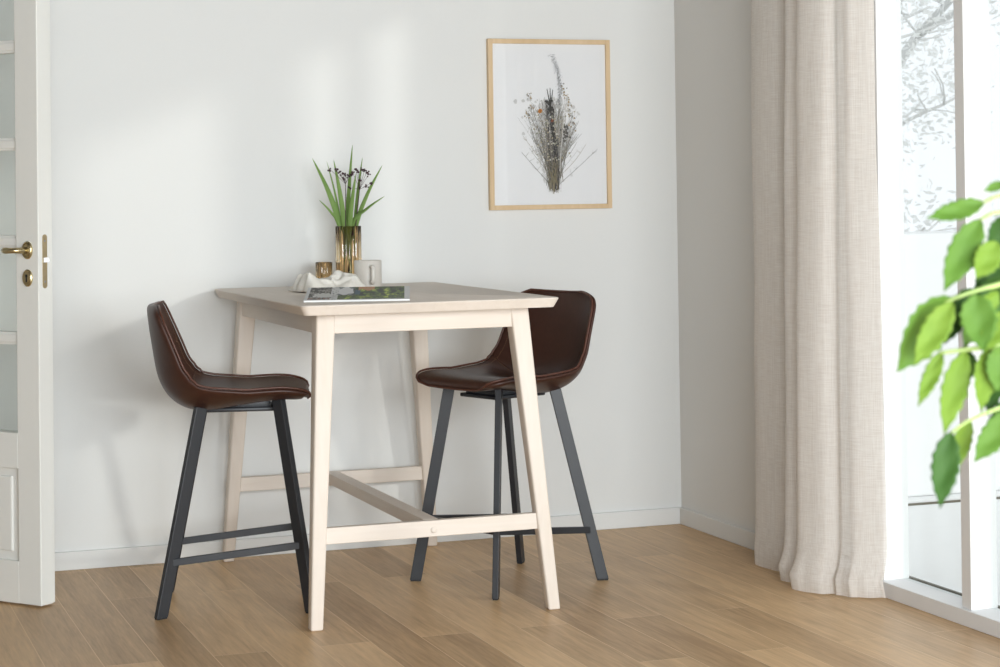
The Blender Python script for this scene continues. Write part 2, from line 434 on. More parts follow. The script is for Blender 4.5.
# outside
bm = bmesh.new(); box(bm, (.25, -9, -.12), (9, .12, -.02)); box(bm, (.0, -9, -.2), (.25, .12, -.1)); struct('ground_patio', bm, M['patio'], 'pale sunlit paving outside the glazed doors')
bm = bmesh.new(); box(bm, (.25, .50, -.12), (14, 16, -.03)); struct('ground_garden', bm, M['lawn'], 'pale garden ground beyond the white garden wall')
gw = empty('garden_wall', (.25, .2, 0)); tag(gw, 'low white rendered garden wall at the edge of the paving', 'wall', kind='structure')
bm = bmesh.new(); box(bm, (.0, -.02, .0), (9, .3, 1.02), .01); build('wall_body', bm, M['render_wall'], gw)
bm = bmesh.new(); box(bm, (.0, -.08, -.12), (9, .3, 0.0)); build('wall_plinth', bm, M['render_wall'], gw)
bm = bmesh.new(); box(bm, (.0, -.09, -.021), (9, -.08, -.012)); build('wall_joint', bm, M['gasket'], gw)

# tree outside, glare washout painted into its pale colours
random.seed(4)
tr = empty('garden_tree', (3.4, 5.2, -.03)); tag(tr, 'pale washed out tree seen through the glass beyond the garden wall', 'tree')
bm = bmesh.new()
tips = []
def limb(p, d, L, r, lev):
    pts = [p]; q = p.copy(); dd = d.copy()
    for i in range(5):
        dd = (dd + Vector((random.uniform(-.25, .25), random.uniform(-.25, .25), random.uniform(-.12, .2)))).normalized()
        q = q + dd * (L / 5); pts.append(q.copy())
        if lev >= 2: tips.append(q.copy())
    tube(bm, pts, [lerp(r, r * .5, i / 5) for i in range(6)], 6)
    if lev < 4:
        for k in range(4 if lev else 6):
            a = random.uniform(0, 2 * PI)
            nd = (dd * .5 + Vector((math.cos(a), math.sin(a), random.uniform(-.2, .55)))).normalized()
            limb(pts[random.randint(2, 5)], nd, L * random.uniform(.55, .75), r * .5, lev + 1)
limb(Vector((0, 0, 0)), Vector((0, 0, 1)), 2.0, .11, 0)
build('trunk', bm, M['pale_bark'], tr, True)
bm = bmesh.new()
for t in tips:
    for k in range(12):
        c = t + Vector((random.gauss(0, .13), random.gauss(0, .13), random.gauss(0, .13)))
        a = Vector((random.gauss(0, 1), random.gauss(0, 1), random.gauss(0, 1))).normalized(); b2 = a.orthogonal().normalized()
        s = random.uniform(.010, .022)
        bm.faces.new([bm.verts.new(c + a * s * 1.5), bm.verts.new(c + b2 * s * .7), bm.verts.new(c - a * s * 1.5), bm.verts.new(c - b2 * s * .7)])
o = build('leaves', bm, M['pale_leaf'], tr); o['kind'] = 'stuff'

# ------------------------------------------------------------------ open glazed door
door = empty('door_1', (-2.3397, -.5928, .006), math.atan2(.768, -.64)); door.rotation_euler.y = -.008   # local +x runs to the hinge, local +y faces away from camera... side fixed below
tag(door, 'cream panelled door with glass lites standing open', 'door', kind='structure')
DW, DT, DHh = .86, .052, 2.07
# local y: face towards the camera is +y or -y -> thickness towards (0.768,0.64) world = local -y
def ly(a): return -a
st = .090
bm = bmesh.new()
box(bm, (0, -DT, 0), (st, 0, DHh), .003); box(bm, (DW - st, -DT, 0), (DW, 0, DHh), .003)
box(bm, (st - .001, -DT, DHh - .11), (DW - st + .001, 0, DHh), .001)
box(bm, (st - .001, -DT, .40), (DW - st + .001, 0, .505), .001)
box(bm, (st - .001, -DT, 0), (DW - st + .001, 0, .125), .001)
# rabbet lip along the closing edge
box(bm, (.006, -DT - .014, 0.0), (.05, -DT + .001, DHh), .003)
build('door_frame', bm, M['door'], door)
bm = bmesh.new(); box(bm, (st - .004, -DT + .012, .115), (DW - st + .004, -.012, .41)); box(bm, (st + .03, -DT + .006, .15), (DW - st - .03, -.006, .375), .005); build('door_panel', bm, M['door'], door)
for z in (.785, 1.072, 1.362, 1.652):
    bm = bmesh.new(); box(bm, (st - .002, -DT + .006, z - .013), (DW - st + .002, -.006, z + .013), .004); box(bm, (st - .002, -DT + .010, z - .019), (DW - st + .002, -.010, z + .019), .002); build('glazing_bar', bm, M['door'], door)
bm = bmesh.new(); box(bm, (DW / 2 - .013, -DT + .007, .50), (DW / 2 + .013, -.007, DHh - .1), .004); build('glazing_bar', bm, M['door'], door)
zz = [.495, .785, 1.072, 1.362, 1.652, 1.97]
for z0, z1 in zip(zz, zz[1:]):
    for x0, x1 in ((st - .003, DW / 2), (DW / 2, DW - st + .003)):
        bm = bmesh.new(); box(bm, (x0, -DT / 2 - .002, z0), (x1, -DT / 2 + .002, z1)); build('glass_pane', bm, M['door_glass'], door)
# brass furniture on the face the camera sees (local y = 0, outward +y)
def disc(bm, c, r, t, n=24):
    m0 = Matrix.Translation(c) @ Matrix.Scale(.76, 4, (1, 0, 0)) @ Matrix.Rotation(-PI / 2, 4, 'X')
    prof = [(0, 0), (r, 0), (r, t * .5), (r * .86, t), (r * .7, t * .8), (r * .55, t * 1.1), (0, t * 1.1)]
    b2 = bmesh.new(); lathe(b2, prof, n)
    b2.transform(m0); me = bpy.data.meshes.new('t'); b2.to_mesh(me); b2.free(); bm.from_mesh(me); bpy.data.meshes.remove(me)
hx, hz = .042, 1.048
bm = bmesh.new(); disc(bm, Vector((hx, 0, hz)), .0265, .007); rose = build('handle_rose', bm, M['brass'], door, True, 40)
bm = bmesh.new()
tube(bm, [(hx, .004, hz), (hx, .03, hz), (hx + .004, .044, hz), (hx + .014, .050, hz), (hx + .026, .051, hz), (hx + .038, .050, hz), (hx + .048, .047, hz), (hx + .052, .038, hz)], [.010, .009, .0085, .008, .0085, .0095, .009, .006], 14)
o = build('door_handle', bm, M['brass'], door, True); o['label'] = 'brass lever handle'
bm = bmesh.new(); disc(bm, Vector((hx, 0, .966)), .0255, .006); esc = build('keyhole_plate', bm, M['brass'], door, True, 40)
bm = bmesh.new(); box(bm, (hx - .0025, .005, .954), (hx + .0025, .0075, .970)); box(bm, (hx - .0045, .005, .968), (hx + .0045, .0075, .977), .002)
build('keyhole', bm, M['black'], esc)
# latch plate on the closing edge (local x = 0 faces -x)
bm = bmesh.new()
n = 10; hw = .0095
loop = []
for k in range(n + 1): a = PI * k / n; loop.append((math.cos(a) * hw, 1.085 + math.sin(a) * hw))
for k in range(n + 1): a = PI + PI * k / n; loop.append((math.cos(a) * hw, .945 + math.sin(a) * hw))
f0 = [bm.verts.new((-.0015, -DT / 2 + y, z)) for y, z in loop]; f1 = [bm.verts.new((.001, -DT / 2 + y, z)) for y, z in loop]
bm.faces.new(f0)
for i in range(len(loop)):
    j = (i + 1) % len(loop); bm.faces.new((f0[i], f0[j], f1[j], f1[i]))
lp = build('latch_plate', bm, M['brass_dull'], door)
bm = bmesh.new(); prism(bm, [(-.012, -DT / 2 - .007, 1.012), (-.0012, -DT / 2 - .007, 1.012), (-.0012, -DT / 2 + .007, 1.012), (-.004, -DT / 2 + .007, 1.012)], [(-.012, -DT / 2 - .007, 1.026), (-.0012, -DT / 2 - .007, 1.026), (-.0012, -DT / 2 + .007, 1.026), (-.004, -DT / 2 + .007, 1.026)])
build('latch_bolt', bm, M['steel'], lp)
for zq in (1.075, .955):
    bm = bmesh.new(); lathe(bm, [(0, 0), (.0035, 0), (.0028, .001), (0, .0012)], 12); bm.transform(Matrix.Translation((-.0015, -DT / 2, zq)) @ Matrix.Rotation(-PI / 2, 4, 'Y')); build('latch_screw', bm, M['steel'], lp)

# ------------------------------------------------------------------ bar table
TX, TY = -1.3169, -.6324
W, D, H = .768, 1.176, .90
table = empty('bar_table', (TX, TY, 0), .005)
tag(table, 'whitewashed birch bar table with splayed legs between two brown stools', 'table')
bm = bmesh.new()
def round_rect(hx, hy, r, n=6):
    out = []
    for cx, cy, a0 in ((hx - r, hy - r, 0), (-hx + r, hy - r, PI / 2), (-hx + r, -hy + r, PI), (hx - r, -hy + r, 1.5 * PI)):
        for k in range(n + 1):
            a = a0 + PI / 2 * k / n; out.append((cx + math.cos(a) * r, cy + math.sin(a) * r))
    return out
layers = [(-.014, H - .028), (-.0125, H - .0285), (-.003, H - .010), (0, H - .004), (-.001, H - .0015), (-.004, H)]
rings = []
for off, z in layers:
    rings.append([bm.verts.new((x, y, z)) for x, y in round_rect(W / 2 + off, D / 2 + off, .022 + off * .4)])
for A, B in zip(rings, rings[1:]):
    for k in range(len(A)):
        j = (k + 1) % len(A); bm.faces.new((A[k], A[j], B[j], B[k]))
bm.faces.new(rings[0][::-1]); bm.faces.new(rings[-1])
build('tabletop', bm, M['birch_y'], table, True, 25)
bx, by = .3525, .569; tx, tyf, tyb = .290, .470, .505
LEGS = {}
for sx in (-1, 1):
    for sy in (-1, 1):
        bm = bmesh.new()
        hb, ht = .018, .028
        # outer faces follow the splay; taper on the inner faces
        b = [(sx * bx + dx * hb, sy * by + dy * hb, 0) for dx, dy in ((-1, -1), (1, -1), (1, 1), (-1, 1))]
        t = [(sx * tx + dx * ht, (-tyf if sy < 0 else tyb) + dy * ht, H - .0285) for dx, dy in ((-1, -1), (1, -1), (1, 1), (-1, 1))]
        prism(bm, b, t, .006, 3)
        build('leg', bm, M['birch_z'], table, True, 35)
def at_leg(z): k = z / (H - .0285); return lerp(bx, tx, k), {-1: lerp(by, tyf, k), 1: lerp(by, tyb, k)}
ah = .058; az = H - .0285 - ah / 2; axx, ayy = at_leg(az)
for sy in (-1, 1):
    bm = bmesh.new(); box(bm, (-axx + .015, sy * (ayy[sy] + .012) - .011, az - ah / 2), (axx - .015, sy * (ayy[sy] + .012) + .011, az + ah / 2), .002); build('apron', bm, M['birch_x'], table)
for sx in (-1, 1):
    bm = bmesh.new(); box(bm, (sx * (axx + .010) - .011, -ayy[-1] + .015, az - ah / 2), (sx * (axx + .010) + .011, ayy[1] - .015, az + ah / 2), .002); build('apron', bm, M['birch_y'], table)
sz = .254; sh = .046; sxx, syy = at_leg(sz)
for sy in (-1, 1):
    bm = bmesh.new(); box(bm, (-sxx + .012, sy * syy[sy] - .0125, sz - sh / 2), (sxx - .012, sy * syy[sy] + .0125, sz + sh / 2), .002); s_ = build('stretcher', bm, M['birch_x'], table)
    if sy < 0:
        bm = bmesh.new(); lathe(bm, [(0, .0), (.0085, 0), (.0085, .002), (.006, .0035), (0, .004)], 16); bm.transform(Matrix.Translation((.0, -syy[-1] - .0125, sz - .004)) @ Matrix.Rotation(PI / 2, 4, 'X')); build('dowel_plug', bm, M['birch_z'], s_, True)
bm = bmesh.new(); box(bm, (-.0225, -syy[-1] + .0125, sz - .012), (.0225, syy[1] - .0125, sz + .0235), .002); build('stretcher', bm, M['birch_y'], table)

# ------------------------------------------------------------------ stools
PROF = [(.214, .612), (.220, .626), (.204, .640), (.15, .646), (.07, .640), (-.01, .629), (-.08, .619), (-.120, .619), (-.160, .638), (-.190, .678), (-.208, .735), (-.221, .80), (-.232, .857), (-.237, .887)]
def half_width(v):
    # v 0 front .. 1 back top
    w_ = [(0, .175), (.10, .205), (.25, .218), (.42, .222), (.55, .218), (.70, .210), (.85, .198), (1, .182)]
    for (a, wa), (b, wb) in zip(w_, w_[1:]):
        if v <= b: ww = lerp(wa, wb, (v - a) / (b - a)); break
    rf = .11
    if v < rf: k = 1 - v / rf; ww -= .055 * (1 - math.sqrt(max(0, 1 - k * k)))
    rb = .075
    if v > 1 - rb: k = (v - 1 + rb) / rb; ww -= .060 * (1 - math.sqrt(max(0, 1 - k * k)))
    return ww
def wrap(v):
    # how far edges come in / up, along the local surface normal
    pts_ = [(0, -.004), (.15, .006), (.3, .012), (.45, .036), (.55, .056), (.65, .062), (.8, .050), (1, .022)]
    for (a, wa), (b, wb) in zip(pts_, pts_[1:]):
        if v <= b: return lerp(wa, wb, (v - a) / (b - a))
NV, NU = 40, 17
vs_ = []
for i in range(NV):
    t = i / (NV - 1)
    vs_.append(t - .045 * math.sin(2 * PI * t) )          # denser at both ends
dense = spline([(0, f, z) for f, z in PROF], 400)
arc = [0]
for a, b in zip(dense, dense[1:]): arc.append(arc[-1] + (b - a).length)
def prof_at(v):
    s = v * arc[-1]
    lo = 0
    for i in range(len(arc) - 1):
        if arc[i + 1] >= s: lo = i; break
    t = (s - arc[lo]) / max(1e-9, arc[lo + 1] - arc[lo])
    p = dense[lo].lerp(dense[lo + 1], t); d = (dense[lo + 1] - dense[lo]).normalized()
    # normal pointing up / forward (the sitting side); d runs front -> back
    n = Vector((0, d.z, -d.y))
    if d.y > 0 and abs(d.y) > abs(d.z): n = -n
    return p, Vector((0, d.z, -d.y))
def shell_pt(u, v, lift=0.0):
    p, n = prof_at(min(max(v, 0), 1))
    ww = half_width(v)
    e = wrap(v) * (abs(u) ** 2.4)
    q = p + n * (e + lift)
    return Vector((q.y, u * ww, q.z))          # x = forward, y = side
def make_stool():
    root = empty('bar_stool')
    bm = bmesh.new()
    us = [-1 + 2 * j / (NU - 1) for j in range(NU)]
    def thick(u, v):
        th = [(0, .040), (.3, .040), (.45, .044), (.6, .038), (.8, .026), (1, .020)]
        for (a, wa), (b, wb) in zip(th, th[1:]):
            if v <= b: tt = lerp(wa, wb, (v - a) / (b - a)); break
        k = (1 - abs(u) ** 4) * min(1, v / .10) ** .5 * min(1, (1 - v) / .10) ** .5
        return .017 + (tt - .017) * max(0, k)
    A = [[bm.verts.new(shell_pt(u, v)) for u in us] for v in vs_]
    B = [[bm.verts.new(shell_pt(u, v, -thick(u, v))) for u in us] for v in vs_]
    for G_, fl in ((A, 1), (B, -1)):
        for i in range(NV - 1):
            for j in range(NU - 1):
                q = (G_[i][j], G_[i + 1][j], G_[i + 1][j + 1], G_[i][j + 1]); bm.faces.new(q[::fl])
    def ring_idx():
        return [(i, 0) for i in range(NV)] + [(NV - 1, j) for j in range(1, NU)] + [(i, NU - 1) for i in range(NV - 2, -1, -1)] + [(0, j) for j in range(NU - 2, 0, -1)]
    RI = ring_idx(); mid = []
    for k, (i, j) in enumerate(RI):
        a, b = A[i][j].co, B[i][j].co
        ci = A[NV // 2][NU // 2].co
        i2, j2 = min(max(i, 3), NV - 4), min(max(j, 2), NU - 3)
        outw = (a - A[i2][j2].co).normalized()
        mid.append(bm.verts.new((a + b) / 2 + outw * .007))
    for k in range(len(RI)):
        k2 = (k + 1) % len(RI)
        (i, j), (i_, j_) = RI[k], RI[k2]
        bm.faces.new((A[i][j], A[i_][j_], mid[k2], mid[k])); bm.faces.new((mid[k], mid[k2], B[i_][j_], B[i][j]))
    o = build('seat_shell', bm, M['leather'], root, True)
    ms = o.modifiers.new('soft', 'SUBSURF'); ms.levels = 1; ms.render_levels = 2
    # piping along the rim
    rim = [shell_pt(-1, v, .002) for v in vs_] + [shell_pt(-1 + 2 * j / (NU - 1), 1, .002) for j in range(1, NU)] + [shell_pt(1, v, .002) for v in vs_[::-1][1:]] + [shell_pt(1 - 2 * j / (NU - 1), 0, .002) for j in range(1, NU - 1)]
    bm = bmesh.new(); tube(bm, rim, .0034, 8, closed=True)
    build('piping', bm, M['piping'], root, True)
    # stitch lines: across the bend and just inside the rim
    bm = bmesh.new()
    def stitch(fn, n):
        for k in range(n):
            a, b = fn((k + .15) / n), fn((k + .75) / n)
            tube(bm, [a, (a + b) / 2 + (b - a).cross(Vector((0, 0, 1))) * 0, b], [.0004, .0008, .0004], 5)
    stitch(lambda t: shell_pt(-.93 + 1.86 * t, .535 + .045 * (2 * t - 1) ** 2, .0012), 62)
    stitch(lambda t: shell_pt(-.90, .12 + .84 * t, .0012), 90)
    stitch(lambda t: shell_pt(.90, .12 + .84 * t, .0012), 90)
    build('stitching', bm, M['thread'], root)
    bm = bmesh.new(); tube(bm, [shell_pt(-.97 + 1.94 * k / 40, .545 + .045 * (2 * k / 40 - 1) ** 2, .0008) for k in range(41)], .0022, 6); build('seam', bm, M['leather'], root, True)
    # under plate and legs
    bm = bmesh.new(); box(bm, (-.09, -.085, .574), (.115, .085, .586), .004); box(bm, (-.06, -.07, .580), (.105, .07, .612), .006); build('seat_plate', bm, M['metal'], root, True, 30)
    ends = {}
    for sx, sy in ((1, 1), (1, -1), (-1, 1), (-1, -1)):
        b = Vector((.212 * sx + (.0 if sx > 0 else -.004), .196 * sy, .004)); t = Vector(((.126 if sx > 0 else -.098), .120 * sy, (.612 if sx > 0 else .596)))
        rad = Vector((b.x - t.x, b.y - t.y, 0)).normalized()
        bm = bmesh.new(); bar(bm, b, t, .035, .018, rad, .0012); lg = build('leg', bm, M['metal'], root)
        g = b.copy(); g.z = 0
        bm = bmesh.new(); bar(bm, Vector((b.x, b.y, 0)), Vector((b.x, b.y, .005)), .032, .015, rad); build('glide', bm, M['rubber'], lg)
        ends[(sx, sy)] = (b, t)
    def on_leg(k, z): b, t = ends[k]; return b.lerp(t, z / .58)
    for sy in (1, -1):
        bm = bmesh.new(); bar(bm, on_leg((1, sy), .181), on_leg((-1, sy), .149), .020, .014, (0, 0, 1), .0012); build('side_rail', bm, M['metal'], root)
    bm = bmesh.new(); bar(bm, on_leg((1, 1), .181), on_leg((1, -1), .181), .020, .014, (0, 0, 1), .0012); build('footrest', bm, M['metal'], root)
    return root
def copy_thing(root):
    r = root.copy(); link(r)
    for ch in list(root.children):
        c = ch.copy(); link(c, r)
        for g in list(ch.children):
            d = g.copy(); link(d, c)
    return r
s1 = make_stool(); s2 = copy_thing(s1)
s1.location = (-1.784, -.7406, 0); s1.rotation_euler.z = R(-13)
tag(s1, 'brown leather bar stool nearest the open door, its back towards the door', 'bar stool', 'brown leather bar stools')
s2.location = (-.935, -.749, 0); s2.rotation_euler.z = R(180 + 20)
tag(s2, 'brown leather bar stool on the window side of the table, back towards the corner', 'bar stool', 'brown leather bar stools')

# ------------------------------------------------------------------ framed print
pf = empty('picture_frame', (-.4915, 0, 1.441)); tag(pf, 'oak framed print of a dried flower bouquet hung on the back wall', 'picture')
FW, FH, FB = .2295, .299, .0165
bm = bmesh.new()
for (lo, hi) in (((-FW, -.022, -FH), (-FW + FB, -.001, FH)), ((FW - FB, -.022, -FH), (FW, -.001, FH)), ((-FW + FB, -.022, FH - FB), (FW - FB, -.001, FH)), ((-FW + FB, -.022, -FH), (FW - FB, -.001, -FH + FB))):
    box(bm, lo, hi, .0012)
build('frame', bm, M['frame_oak'], pf)
bm = bmesh.new(); box(bm, (-FW + FB - .002, -.012, -FH + FB - .002), (FW - FB + .002, -.002, FH - FB + .002)); paper = build('print_sheet', bm, M['paper'], pf)
random.seed(11)
bm = bmesh.new(); cl = bm.loops.layers.color.new('ink')
layer_y = [-.0123]
def ink_face(pts, c):
    layer_y[0] -= 4e-7
    f = bm.faces.new([bm.verts.new((x, layer_y[0], z)) for x, z in pts])
    for lp_ in f.loops: lp_[cl] = (*c, 1)
def stroke(pts, w0, w1, c):
    for i in range(len(pts) - 1):
        (x0, z0), (x1, z1) = pts[i], pts[i + 1]
        dx, dz = x1 - x0, z1 - z0; L_ = math.hypot(dx, dz) or 1e-6
        a = lerp(w0, w1, i / (len(pts) - 1)) / 2; b = lerp(w0, w1, (i + 1) / (len(pts) - 1)) / 2
        nx, nz = -dz / L_, dx / L_
        ink_face([(x0 + nx * a, z0 + nz * a), (x1 + nx * b, z1 + nz * b), (x1 - nx * b, z1 - nz * b), (x0 - nx * a, z0 - nz * a)], c)
def blob(x, z, r, c, n=7, sq=1.0):
    a0 = random.uniform(0, 6.28)
    ink_face([(x + math.cos(a0 + 2 * PI * k / n) * r * random.uniform(.7, 1.1), z + math.sin(a0 + 2 * PI * k / n) * r * sq * random.uniform(.7, 1.1)) for k in range(n)], c)
def mixw(c, k): return tuple(lerp(a, .85, k) for a in c)
pal = [(.30, .28, .25), (.42, .39, .33), (.22, .21, .20), (.50, .45, .36), (.38, .38, .34), (.58, .53, .47), (.12, .115, .11)]
bxm, bzm = .012, -.20        # where the stems gather
# soft grey wash behind
for k in range(420):
    t = random.random() ** .8
    x = bxm + random.gauss(0, .016 + .026 * t) - .012 * t; z = lerp(bzm - .02, .09, t)
    blob(x, z, random.uniform(.004, .009), mixw((.6, .585, .56), random.uniform(.80, .96)), 9)
def stem(x1, z1, w_, c, curve=0.0, tuft=0, x0=None, z0=None):
    x0 = bxm + random.gauss(0, .011) if x0 is None else x0
    z0 = bzm + random.uniform(-.04, .03) if z0 is None else z0
    pts = []
    for k in range(9):
        t = k / 8
        pts.append((lerp(x0, x1, t ** 1.15) + curve * math.sin(PI * t), lerp(z0, z1, t)))
    stroke(pts, w_, w_ * .5, c)
    for k in range(tuft):
        t = random.uniform(.45, 1); i = min(int(t * 8), 7)
        px, pz = pts[i]; a = random.uniform(.4, 2.7); L_ = random.uniform(.006, .024)
        stroke([(px, pz), (px + math.cos(a) * L_, pz + math.sin(a) * L_)], w_ * .7, w_ * .3, mixw(c, random.uniform(0, .5)))
for k in range(230):
    t = random.random()
    x1 = random.gauss(.004, .048); z1 = random.uniform(-.05, .11) - abs(x1) * .5
    stem(x1, z1, random.uniform(.0008, .0022), mixw(random.choice(pal), random.uniform(0, .45)), random.gauss(0, .008), random.randint(2, 9))
# dark spine in the middle
for k in range(15):
    stem(random.gauss(.001, .009), random.uniform(.02, .10), random.uniform(.0015, .0034), random.choice([(.09, .085, .08), (.14, .13, .125), (.2, .19, .18)]), random.gauss(0, .004), 6)
for k in range(16):
    stem(random.gauss(.020, .006), random.uniform(-.12, -.02), random.uniform(.002, .004), random.choice([(.11, .105, .105), (.18, .17, .165)]), 0, 3, x0=.021 + random.gauss(0, .004))
# dark antler-like fork
for dx, top in ((-.010, .125), (.002, .128), (.012, .122)):
    stroke([(.001, .045), (.002 + dx * .4, .085), (dx, top)], .0060, .002, (.17, .165, .16))
for k in range(40): blob(random.gauss(.001, .007), random.uniform(.03, .085), random.uniform(.002, .005), random.choice([(.16, .155, .15), (.24, .23, .22)]))
# tall feathery grass at upper right
for k in range(34):
    t = k / 33; x = lerp(.020, .020, t) + .030 * math.sin(t * 2.2) ; z = lerp(.245, .07, t); x = .010 + .020 * math.sin(t * 3.0) + .018 * t
    for q in range(5):
        a = random.uniform(-2.9, .1); L_ = random.uniform(.006, .018)
        stroke([(x + random.gauss(0, .004), z), (x + math.cos(a) * L_, z + math.sin(a) * L_)], .0009, .0005, mixw((.30, .30, .32), random.uniform(.1, .6)))
stem(.030, .20, .0012, (.45, .45, .45), .012)
# side sprays with buds
for side, zs in ((-1, (.10, .06, .03)), (1, (.13, .10, .06, .03, .0))):
    for z1 in zs:
        x1 = side * random.uniform(.05, .085)
        stem(x1, z1, .0012, mixw((.4, .36, .3), .2), side * .012, 6)
        for q in range(9): blob(x1 + random.gauss(0, .008), z1 + random.gauss(0, .008), random.uniform(.0018, .0042), mixw(random.choice([(.55, .47, .33), (.42, .40, .37), (.62, .52, .36)]), random.uniform(0, .4)))
# pale pods, leaf, flower heads
for k in range(150): blob(random.gauss(-.008, .034), random.uniform(-.13, .05), random.uniform(.0018, .0042), random.choice([(.80, .79, .76), (.72, .70, .64), (.66, .62, .52), (.55, .55, .48)]))
blob(-.037, .047, .0085, (.72, .45, .14), 12); blob(-.0365, .047, .004, (.62, .36, .10), 9); blob(.008, .012, .006, (.50, .26, .17), 10)
for k in range(24): blob(.058 + random.gauss(0, .008), -.03 + random.gauss(0, .014), random.uniform(.003, .007), random.choice([(.30, .29, .28), (.40, .39, .37)]))
stroke([(.034, -.165), (.040, -.09), (.050, .0), (.060, .06)], .0028, .0018, (.86, .85, .83))
stroke([(-.046, -.11), (-.036, -.155)], .002, .002, (.82, .80, .77))
for k in range(30): stem(bxm + random.gauss(-.004, .02), bzm + random.uniform(.02, .09), random.uniform(.001, .002), random.choice([(.45, .42, .28), (.55, .5, .4), (.3, .29, .27)]), 0, 0, z0=bzm - random.uniform(.0, .045))
build('bouquet_print', bm, M['ink'], paper)
bm = bmesh.new(); box(bm, (-FW + FB, -.0165, -FH + FB), (FW - FB, -.0150, FH - FB)); build('picture_glass', bm, M['pic_glass'], pf)

# ------------------------------------------------------------------ curtain
CURT = [(-.02,-.785),(-.07,-.79),(-.108,-.82),(-.118,-.86),(-.112,-.93),(-.095,-.985),(-.04,-1.035),(-.012,-1.06),(-.03,-1.082),(-.105,-1.08),(-.128,-1.10),(-.120,-1.135),(-.06,-1.165),(-.012,-1.18),(-.04,-1.200),(-.125,-1.20),(-.148,-1.23),(-.138,-1.28),(-.118,-1.32),(-.095,-1.335),(-.090,-1.355),(-.080,-1.385),(-.06,-1.405),(-.035,-1.425),(-.018,-1.438)]
NC, NZ = 260, 110
ctop = spline([(x, y, 0) for x, y in CURT], NC)
P = []
for i in range(NZ):
    t = i / (NZ - 1)                      # 0 bottom .. 1 top
    z = .004 + t ** .85 * 2.52
    row = []
    for j in range(NC):
        b = ctop[j]; s = j / (NC - 1)
        amp = lerp(1.0 + .42 * min(1, s * 2.2), .94, t ** .6)
        x = -.03 + (b.x + .03) * amp
        y = b.y
        x += .007 * noise.noise(Vector((s * 5, z * 1.1, 2.0))) + .004 * noise.noise(Vector((s * 16, z * 2.5, 7.0)))
        y += .012 * noise.noise(Vector((s * 4, z * .9, 5.0)))
        y -= .03 * (1 - t) ** 2 * s * s
        low = max(0, 1 - z / .16)
        x += low * (.010 * noise.noise(Vector((s * 26, z * 14, 1.0))) - .010) * min(1, s * 2)
        y += low * .010 * noise.noise(Vector((s * 22, z * 12, 4.0)))
        zz_ = z + (.012 * noise.noise(Vector((s * 20, 3, 0))) if 0 < i < 6 else 0)
        # small bunching just above the hem
        x += .0075 * noise.noise(Vector((s * 55, z * 6, 8.0))) * max(0, 1 - abs(z - .045) / .055) * min(1, s * 2) - .014 * min(1, s * 2) * max(0, 1 - abs(z - .05) / .05)
        row.append(Vector((min(x, -.016), y, max(zz_, .003))))
    P.append(row)
bm = bmesh.new(); grid(bm, P)
cu = build('curtain', bm, M['linen'], None, True)
tag(cu, 'floor length natural linen curtain hanging beside the glazed doors', 'curtain')
bm = bmesh.new(); tube(bm, [(-.075, -4.4, 2.555), (-.075, -.62, 2.555)], .011, 12); cr_ = build('curtain_rail', bm, M['trim'], None, True); tag(cr_, 'white curtain rail high above the glazed doors', 'curtain rail')
for yy in (-.66, -2.4, -4.3):
    bm = bmesh.new(); box(bm, (-.082, yy - .008, 2.55), (0.0, yy + .008, 2.565)); build('bracket', bm, M['trim'], cr_)

# ------------------------------------------------------------------ things on the table
TZ = H
# ribbed amber vase
def ribbed(name, loc, r, h, th, ribs, parent=None, amp=.05):
    bm = bmesh.new(); nn = ribs * 8
    rf = lambda a: 1 + amp * abs(math.cos(a * ribs / 2)) - amp
    prof_o = [(0, 0), (r * .9, 0), (r, .004), (r, h - .003), (r - th * .3, h)]
    for (q, z) in [None] if False else []: pass
    rings = []
    def ring(rad, z, f=True): return [bm.verts.new((rad * (rf(2 * PI * k / nn) if f else 1) * math.cos(2 * PI * k / nn), rad * (rf(2 * PI * k / nn) if f else 1) * math.sin(2 * PI * k / nn), z)) for k in range(nn)]
    seq = [ring(r * .55, 0), ring(r * .95, 0), ring(r, .004), ring(r, h * .5), ring(r, h - .003), ring(r - th * .4, h), ring(r - th, h - .003, False), ring(r - th, h * .5, False), ring(r - th, .012, False), ring(r * .5, .009, False)]
    for A, B in zip(seq, seq[1:]):
        for k in range(nn):
            j = (k + 1) % nn; bm.faces.new((A[k], A[j], B[j], B[k]))
    bm.faces.new(seq[0][::-1]); bm.faces.new(seq[-1])
    o = build(name, bm, M['amber'], parent, True, 50)
    o.location = loc
    return o
VX, VY = -1.280, -.19
vase = ribbed('glass_vase', (VX, VY, TZ + .0005), .043, .200, .004, 18, amp=.07)
tag(vase, 'ribbed amber glass vase holding green blades on the table', 'vase')
cup = ribbed('tealight_glass', (-1.354, -.15, TZ + .0005), .0285, .081, .003, 14, amp=.07)
tag(cup, 'small ribbed amber tealight glass behind the crumpled cloth', 'candle holder')
# mug
mug = empty('mug', (-1.257, -.34, TZ + .0005), R(-91)); tag(mug, 'cream stoneware mug standing beside the amber vase', 'mug')
bm = bmesh.new()
mr_, mh = .0445, .090
lathe(bm, [(0, 0), (mr_ - .004, 0), (mr_ - .001, .002), (mr_, .006), (mr_, mh - .002), (mr_ - .0015, mh), (mr_ - .0035, mh - .002), (mr_ - .004, .010), (mr_ - .01, .006), (0, .006)], 48)
mb = build('mug_body', bm, M['mug'], mug, True, 40)
bm = bmesh.new()
hp = [(mr_ - .001, 0, mh * .76), (mr_ + .012, 0, mh * .80), (mr_ + .023, 0, mh * .74), (mr_ + .026, 0, mh * .5), (mr_ + .022, 0, mh * .27), (mr_ + .011, 0, mh * .20), (mr_ - .001, 0, mh * .24)]
tube(bm, spline(hp, 26), .0052, 10); bm.transform(Matrix.Scale(1.5, 4, (0, 1, 0))); build('mug_handle', bm, M['mug'], mug, True)

